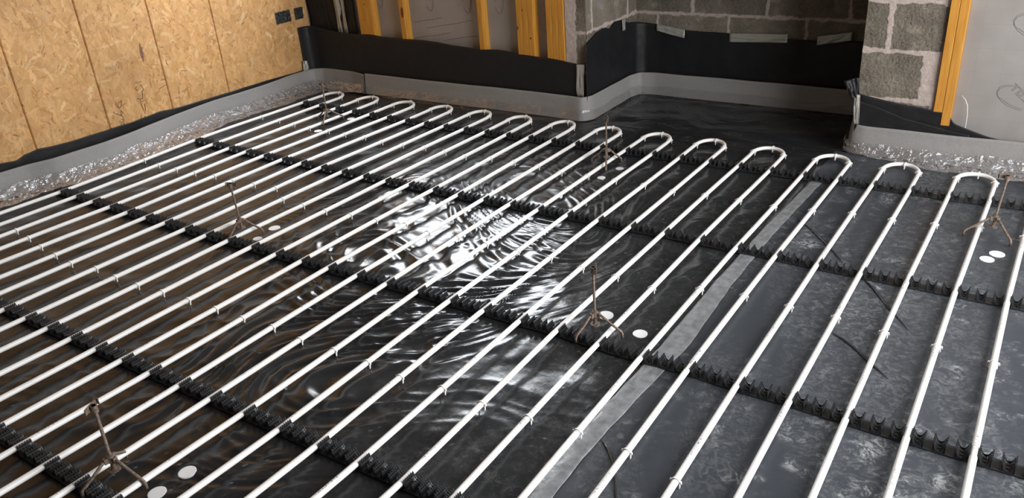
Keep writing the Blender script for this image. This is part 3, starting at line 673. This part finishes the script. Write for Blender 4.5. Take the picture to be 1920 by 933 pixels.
ins_board(.592, 1.178, .02, .80, 'insulation board scored with long slanting knife cuts', [hook(.768, .558), hook(1.066, .556)],
          [[(.618,.488),(.70,.502),(.78,.515),(.854,.529)],[(.721,.456),(.85,.478),(.98,.50),(1.06,.516),(1.097,.519)],[(.600,.383),(.70,.402),(.80,.417),(.915,.438)],[(.852,.384),(.99,.407),(1.124,.430)]], gx=(.66,.82,.93,1.12))
ins_board(1.214, 1.462, .02, .80, 'insulation board with one printed oval between the lone stud and the triple post', [hook(1.305, .562)], gx=(1.33,1.42))
TL = [[(1.618,.60),(1.632,.585),(1.622,.572)],[(1.612,.575),(1.640,.560)],[(1.626,.565),(1.650,.535),(1.662,.55),(1.640,.575),(1.626,.565)],[(1.634,.560),(1.655,.548)],[(1.655,.52),(1.648,.508),(1.656,.495),(1.666,.50)],[(1.610,.480),(1.635,.470),(1.650,.466)],[(1.610,.488),(1.635,.478),(1.652,.473)]]
ins_board(1.579, 1.667, .02, .80, 'narrow insulation strip with printed letters between the two triple posts', [TL[:5], TL[5:]])
def right_logo(cx, cz):
    pts = [(cx+.052,cz+.048),(cx+.030,cz+.052),(cx+.008,cz+.050),(cx-.010,cz+.040),(cx-.018,cz+.022),(cx-.014,cz+.002),(cx+.004,cz-.020),(cx+.030,cz-.038),(cx+.060,cz-.050),(cx+.085,cz-.056)]
    inn = [(x+.006*(1 if i > 3 else .4), z-.006*(1 if i < 5 else -1)) for i, (x, z) in enumerate(pts[1:])]
    return [pts, inn]
def letters(cx, cz):
    """tilted block capitals T, O and S as outlines"""
    r = math.radians(-42); ca, sa = math.cos(r), math.sin(r)
    def tr(P_): return [(cx+x*ca-z*sa, cz+x*sa+z*ca) for x, z in P_]
    T_ = [[(0,.03),(.03,.03)],[(0,.026),(.012,.026),(.012,0),(.018,0),(.018,.026),(.03,.026)],[(0,.03),(0,.026)],[(.03,.03),(.03,.026)]]
    O_ = [[(.036,0),(.036,.03),(.060,.03),(.060,0),(.036,0)],[(.042,.006),(.042,.024),(.054,.024),(.054,.006),(.042,.006)]]
    S_ = [[(.090,.028),(.068,.028),(.068,.016),(.088,.014),(.088,.002),(.066,.002)]]
    return [tr(s_) for s_ in T_+O_+S_]
ins_board(3.808, 5.60, .02, 2.48, 'large grey insulation board filling the wall beyond the block pier', [right_logo(3.985,.322), letters(4.012,.362), right_logo(3.995,.628)], gx=(3.86,3.96,4.08,4.18), yb=3.100)
# thin clear plastic strand hanging on the board
q = MB(); q.tube([(3.835,3.085,.315),(3.852,3.078,.300),(3.866,3.072,.275),(3.872,3.07,.23),(3.873,3.07,.18),(3.874,3.071,.148)], .0012, 6)
tag(q.obj('plastic_strand', M_clip, smooth=True), 'thin shiny plastic strand hanging in front of the large insulation board', 'strand')

# ------------------------------------------------------------------ underfloor heating pipe: hairpin loops
NP = 30
def pipe_x(i, y): return .15*i - .0128 + DX(i, y)
PX = [[-0.0078, 0.0054, 0.0154, 0.0233, 0.0361, 0.0426, 0.0455, 0.0465, 0.0458, 0.0436, 0.0401, 0.0358, 0.0308, 0.0251, 0.0197, 0.017, 0.0133, 0.0099, 0.0073, 0.0057, 0.005, 0.0052, 0.006, 0.0085, 0.006, 0.0068, 0.0068, 0.0063, 0.0063, 0.0063], [-0.0117, -0.0077, 0.0027, 0.0056, 0.0112, 0.0103, 0.0107, 0.0159, 0.02, 0.023, 0.0244, 0.019, 0.0201, 0.02, 0.0157, 0.009, 0.0051, 0.0015, -0.0019, -0.0017, -0.0047, -0.0043, -0.0028, -0.0024, -0.0012, -0.0015, -0.0018, -0.0029, -0.0029, -0.0029], [0.0139, 0.0151, 0.0204, 0.0237, 0.0236, 0.0219, 0.0202, 0.0204, 0.0193, 0.0137, 0.0108, 0.0108, 0.0104, 0.0074, 0.006, 0.0043, 0.0017, 0.002, -0.0022, -0.0014, -0.0077, -0.0019, -0.0005, -0.0014, 0.0017, 0.0012, 0.0016, 0.0012, 0.0026, 0.0026], [0.005, 0.005, 0.005, 0.005, 0.005, 0.005, 0.005, 0.0118, 0.0119, 0.012, 0.012, 0.012, 0.012, 0.012, 0.012, 0.012, 0.012, 0.012, 0.012, 0.012, 0.012, 0.012, 0.012, 0.012, 0.012, 0.012, 0.012, 0.012, 0.012, 0.012], [0.0051, 0.0051, 0.0051, 0.0051, 0.0051, 0.0051, 0.0051, 0.0051, 0.0051, 0.0051, 0.0051, 0.0051, 0.0051, 0.0051, 0.0051, 0.0051, 0.0051, 0.0051, 0.0051, 0.0051, 0.0051, 0.0051, 0.0051, 0.0051, 0.0051, 0.0051, 0.0051, 0.0051, 0.0051, 0.0051]]        # per rail: cubic in x for the measured sideways drift
RY0 = [float(rail_y(k, 2.0)) for k in range(5)]
def DX(i, y):
    v = [float(np.interp(.15*i, RAIL_X, PX[k])) for k in range(len(PX))]
    d = float(np.interp(y, RY0[:len(v)][::-1], v[::-1]))
    if i == 0: d += -.030*math.exp(-((y-2.0)/.45)**2)
    return d
heat = empty('heating_pipe', (2.0, 1.0, 0)); tag(heat, 'white plastic heating pipe laid back and forth across the black sheet in long hairpin loops', 'pipe')
RP = .0091; ZP = .0222
def pz(x, y, i):
    return ZP + .0012*math.sin(y*5+i*1.7)
LOOPY = 2.800
for k in range(15):
    a, b = 2*k, 2*k+1
    pts = []
    ys_ = list(np.arange(-.95, LOOPY-.02, .06))
    for y in ys_: pts.append((pipe_x(a, y), y, pz(0, y, a)))
    xa, xb = pipe_x(a, LOOPY), pipe_x(b, LOOPY); xc_ = (xa+xb)/2; r = (xb-xa)/2; ap = .088 + .006*math.sin(k*2.3)
    for t in np.linspace(math.pi, 0, 25):
        pts.append((xc_+r*math.cos(t)*(1+.04*math.sin(t)), LOOPY+ap*math.sin(t), ZP+.006*math.sin(t)))
    for y in ys_[::-1]: pts.append((pipe_x(b, y), y, pz(0, y, b)))
    q = MB(); q.tube([Vector(p)-heat.location for p in pts], RP, 14)
    q.obj('hairpin_loop', M_pipe, heat, True)

# ------------------------------------------------------------------ black pipe rails
def rail_module():
    q = MB()
    D = .042
    q.span((-.025, -.002, 0), (.025, D+.002, .0022))            # base strip
    for s in (-1, 1):
        x0 = s*.0098; x1 = s*.0116
        q.span((min(x0, x1), 0, .002), (max(x0, x1), D, .0262))  # slot wall
        for k in range(6):                                       # comb teeth on top of the wall
            y = .003 + k*.0072
            q.span((s*.0106-.0017, y-.0015, .0255), (s*.0106+.0017, y+.0015, .0300))
            q.span((s*.0130-.0016, y-.0011, .0205), (s*.0130+.0016, y+.0011, .0232))
    # cradle between two slots: curved floor, rising to both walls, with end lips
    xs = np.linspace(.0136, .0364, 9); zt = [.0045 + .0150*abs((x-.025)/.0114)**2.6 for x in xs]
    prof = [(x, z) for x, z in zip(xs, zt)] + [(x, z-.0016) for x, z in list(zip(xs, zt))[::-1]]
    prof = [(x-.0, z) for x, z in prof]
    q.prism(prof, .003, D-.003)
    for y, dz_ in ((.0, .0003), (D-.0018, .0030)):
        lip = [(x, z+dz_) for x, z in zip(xs, zt)] + [(.0364, .002), (.0136, .002)]
        q.prism(lip, y, y+.0018)
    for y in (.012, .026): q.span((.021, y, .0048), (.029, y+.0035, .0066))
    return np.array(q.V), q.F
RV, RF = rail_module()
RN = {0: 'farthest black pipe rail, crossing just before the hairpin bends', 1: 'second black pipe rail, counted back from the hairpin bends', 2: 'third black pipe rail from the hairpin bends, passing under the middle of the floor',
      3: 'fourth black pipe rail from the hairpin bends', 4: 'black pipe rail nearest the camera, only a short length of it in view'}
for k in range(5):
    xs0 = -.05; nmod = 87 if k != 4 else 62
    V = []; F = []
    for j in range(nmod):
        cx = (j-0)*.05 - .0128
        if j == 0: cx0 = cx
        xx = RV[:, 0] + cx; i_eff = cx/.15
        dx = float(np.interp(cx, RAIL_X, PX[k]))
        vv = np.stack([xx + dx, RV[:, 1] + rail_y(k, cx) , RV[:, 2] + .0045], 1)
        vv[:, 1] += (RV[:, 0])*(rail_y(k, cx+.02)-rail_y(k, cx-.02))/.04
        F += [tuple(len(V)+q_ for q_ in f) for f in RF]; V += vv.tolist()
    # short tail before the first pipe
    qq = MB(); y_ = float(rail_y(k, -.04)); qq.span((-.058, y_-.002, .0045), (-.03, y_+.044, .0067)); qq.span((-.054, y_, .0067), (-.052, y_+.042, .028)); qq.span((-.040, y_, .0067), (-.038, y_+.042, .020))
    F += [tuple(len(V)+q_ for q_ in f) for f in qq.F]; V += qq.V
    o = mesh_obj('pipe_rail', V, F, M_rail); tag(o, RN[k], 'pipe rail', 'black pipe rails')

# ------------------------------------------------------------------ white pipe clips
def clip_mesh():
    q = MB(); n = 14
    r0, r1, w = .0094, .0118, .0026
    prof = []
    outer = [(r1*math.cos(a), r1*math.sin(a)) for a in np.linspace(math.radians(-8), math.radians(188), n)]
    inner = [(r0*math.cos(a), r0*math.sin(a)) for a in np.linspace(math.radians(188), math.radians(-8), n)]
    legs_l = [(-r1, -.010), (-.0105, -.0195), (-r0, -.010)]
    legs_r = [(r0, -.010), (.0105, -.0195), (r1, -.010)]
    prof = legs_r[::-1][0:0] + outer + legs_l + inner + legs_r
    q.prism(prof, -w, w)
    for s in (-1, 1):                                  # barbed ears curling out at each side
        ear = [(s*.0112, .0040), (s*.0132, .0052), (s*.0152, .0036), (s*.0162, -.0030), (s*.0148, -.0030), (s*.0138, .0012), (s*.0126, .0022), (s*.0112, .0000)]
        if s < 0: ear = ear[::-1]
        q.prism(ear, -w*.9, w*.9)
        q.span((min(s*.0112, s*.0122), -w*.6, -.016), (max(s*.0112, s*.0122), w*.6, .002))
    return q
cm = clip_mesh()
clip0 = cm.obj('pipe_clip', M_clip, bevel=.0004)
first = [True]
def put_clip(x, y, z, rz, label, group):
    if first[0]: o = clip0; first[0] = False
    else:
        o = clip0.copy(); COL.objects.link(o)
    o.location = (x, y, z); o.rotation_euler = (0, 0, rz); tag(o, label, 'clip', group)
def wob(i, s): return .008*math.sin(i*2.7+s) 
ROW1 = {0:2.281,1:2.264,2:2.245,3:2.228,4:2.229,5:2.214,6:2.22,7:2.199,8:2.201,9:2.213,10:2.202,11:2.188,12:2.215,13:2.213,14:2.214,15:2.188,16:2.193,17:2.193,18:2.196,19:2.18,20:2.194,21:2.199,22:2.197,23:2.219,24:2.253,25:2.256,26:2.281,27:2.317,28:2.29}
ROW2 = {0:1.413,1:1.395,2:1.395,3:1.401,4:1.412,5:1.41,6:1.422,7:1.432,8:1.341,9:1.334,10:1.331,11:1.344,12:1.349,13:1.374,14:1.351,15:1.364,16:1.361,17:1.368,18:1.372,19:1.353,20:1.35,21:1.331,22:1.395,23:1.419,24:1.419,25:1.417,26:1.39,27:1.38,28:1.365}
ROW3 = {2:.53,3:.51,4:.485,5:.469,6:.453,7:.475,8:.467,9:.469,10:.478,11:.486,12:.494,13:.493,14:.502,15:.49,16:.5,17:.498,18:.485,19:.503,20:.499,21:.508,22:.521,23:.515,24:.476}
for row, nm in ((ROW1, 'row nearest hairpin bends'), (ROW2, 'middle row'), (ROW3, 'row nearest the camera')):
    for i, y in row.items():
        put_clip(pipe_x(i, y), y, pz(0, y, i), wob(i, len(row))*6, 'white clip on %s pipe run from strand board wall, %s' % (ORD[i], nm), 'white clips across the ' + nm)
for k in range(14):
    a, b = 2*k, 2*k+1
    xa, xb = pipe_x(a, LOOPY), pipe_x(b, LOOPY); xc_ = (xa+xb)/2; r = (xb-xa)/2
    for ang, w_ in ((174, 'entering'), (88, 'on the crown of'), (12, 'leaving')):
        t = math.radians(ang + 3*math.sin(k*1.9+ang)); x = xc_+r*math.cos(t)*(1+.04*math.sin(t)); y = LOOPY+.088*math.sin(t)
        rz = math.atan2(-r*math.sin(t), .088*math.cos(t))
        dirv = (-r*math.sin(t), .088*math.cos(t)); rz = math.atan2(dirv[1], dirv[0]) - math.pi/2
        put_clip(x, y, ZP+.006*math.sin(t), rz, 'white clip %s the %s hairpin bend from the strand board wall' % (w_, ORD[k]), 'white clips round the hairpin bends')

# ------------------------------------------------------------------ screed levelling tripods
def tripod(x, y, feet, tilt, toprot, label, tophalf):
    e = empty('levelling_tripod', (x, y, 0)); tag(e, label, 'tripod', 'rusty levelling tripods')
    HZ, TZ = .078, .240
    lx, ly = tilt
    def ax(z): return Vector((lx*(z-HZ)/(TZ-HZ), ly*(z-HZ)/(TZ-HZ), z))
    # threaded rod: alternating radius
    pts = []; rs_ = []; z = .052
    while z < TZ-.010:
        pts += [ax(z), ax(z+.0013), ax(z+.0026)]; rs_ += [.0038, .0049, .0038]; z += .0036
    q = MB(); q.tube(pts, rs_, 10); q.obj('threaded_rod', M_rust, e, True)
    # hub: collar with three lugs
    q = MB(); q.tube([ax(.070), ax(.0715), ax(.0895), ax(.091)], [.0085, .0105, .0105, .0085], 12)
    for fx, fy in feet:
        a = math.atan2(fy-y, fx-x); m3 = Matrix.Rotation(a, 3, 'Z')
        q.box(Vector((.0125*math.cos(a), .0125*math.sin(a), .0795)), (.006, .0065, .0078), m3)
    q.obj('hub', M_rust, e, bevel=.0008)
    # disc under the hub
    q = MB(); q.tube([ax(.042), ax(.0425), ax(.0455), ax(.046), ax(.050), ax(.064)], [.010, .0165, .0165, .008, .0065, .0052], 16)
    q.obj('base_disc', M_rust, e)
    shade_auto(e.children[-1] if e.children else bpy.data.objects[-1])
    for fx, fy in feet:
        d = Vector((fx-x, fy-y, 0)); L = d.length; u = d/L
        p = [u*.010+Vector((0,0,.080)), u*.020+Vector((0,0,.079)), u*(L*.55)+Vector((0,0,.056)), u*(L*.84)+Vector((0,0,.038)), u*(L*.97)+Vector((0,0,.030)), u*(L*1.0)+Vector((0,0,.020)), u*L+Vector((0,0,.0075))]
        q = MB(); q.tube(p, [.0042,.0046,.0046,.0046,.0046,.0044,.0042], 10); q.obj('leg', M_rust, e, True)
    # socket and bent bracket plate on top
    t_ = ax(TZ-.012)
    q = MB(); n = 12
    q.tube([t_, t_+Vector((0,0,.001)), t_+Vector((0,0,.0225)), t_+Vector((0,0,.0225)), t_+Vector((0,0,.010))], [.0062,.0082,.0086,.0062,.0056], n, True)
    o = q.obj('top_socket', M_rust, e); shade_auto(o)
    m3 = Matrix.Rotation(toprot, 3, 'Z'); q = MB()
    c = t_+Vector((0,0,.016))
    q.box(c + m3 @ Vector((0, .0098, 0)), (.024, .0011, .0085), m3)
    q.box(c + m3 @ Vector((tophalf*.026, .006, 0)), (.0011, .005, .0085), m3 @ Matrix.Rotation(-.4*tophalf, 3, 'Z'))
    q.obj('top_bracket', M_rust, e)
    return e
tripod(2.312,-.222, [(2.4107,-.2026),(2.2947,-.3100),(2.2470,-.1560)], (.002,.004), math.radians(118), 'rusty threaded tripod in the front, nearest the camera, its rod leaning', 1)
tripod(3.088,1.000, [(3.0583,.9239),(3.1782,1.015),(3.036,1.068)], (-.003,.002), math.radians(-60), 'rusty threaded tripod in the middle of the floor, close to the grey joint tape', 1)
tripod(4.086,2.296, [(3.9954,2.2538),(4.1529,2.2264),(4.085,2.380)], (.012,.004), math.radians(10), 'rusty tripod beside the last hairpin bend, under the large insulation board', -1)
tripod(2.388,2.414, [(2.3108,2.3995),(2.4452,2.4624),(2.4368,2.3129)], (.004,-.008), math.radians(-60), 'slim tripod standing among the pipes in front of the blockwork recess', 1)
tripod(1.337,.998, [(1.3559,.9065),(1.4114,1.0484),(1.2560,1.030)], (-.005,-.003), math.radians(20), 'tripod on the strand board half of the floor, beside the third rail', -1)
tripod(.438,2.404, [(.3563,2.3999),(.4851,2.3204),(.4970,2.4812)], (.001,.002), math.radians(20), 'small-looking tripod by the far dark corner, between the first hairpin bends', -1)

# ------------------------------------------------------------------ white discs on the sheet
def disc(x, y, r, label):
    z = float(np.mean(sheet_height(np.array([x-r*.7,x,x+r*.7]), np.array([y,y,y])))) + (.002 if x > 3.33 else 0) + .0012
    q = MB(); n = 32
    q.tube([(0,0,-.003), (0,0,.0010), (0,0,.0016)], [r, r, r*.93], n)
    o = q.obj('white_disc', M_disc); o.location = (x, y, z); tag(o, label, 'disc', 'white discs near the tripods'); return o
D = [(2.447,-.106,.024,'white round disc on the black sheet, farther of two beside the front tripod'),(2.440,-.195,.024,'white round disc on the black sheet at the foot of the front tripod'),
 (3.057,1.129,.027,'white round disc just behind the hub of the middle tripod'),(3.213,1.073,.024,'white round disc between the middle tripod and the grey joint tape'),
 (4.094,2.09,.024,'brighter of two white discs in front of the tripod by the last hairpin bend'),(4.120,2.148,.026,'paler white disc closest to the tripod by the last hairpin bend'),
 (2.440,2.258,.020,'white disc in front of the slim tripod by the recess'),(2.468,2.398,.020,'white disc beside the foot of the slim tripod by the recess'),
 (1.395,1.122,.026,'white disc behind the third rail tripod'),(1.411,1.012,.020,'white disc half hidden by a pipe at the foot of the third rail tripod'),
 (.499,2.256,.024,'white disc on the sheet nearer the camera from the far corner tripod'),(.515,2.525,.024,'white disc on the sheet beyond the foot of the far corner tripod')]
for d in D: disc(*d)
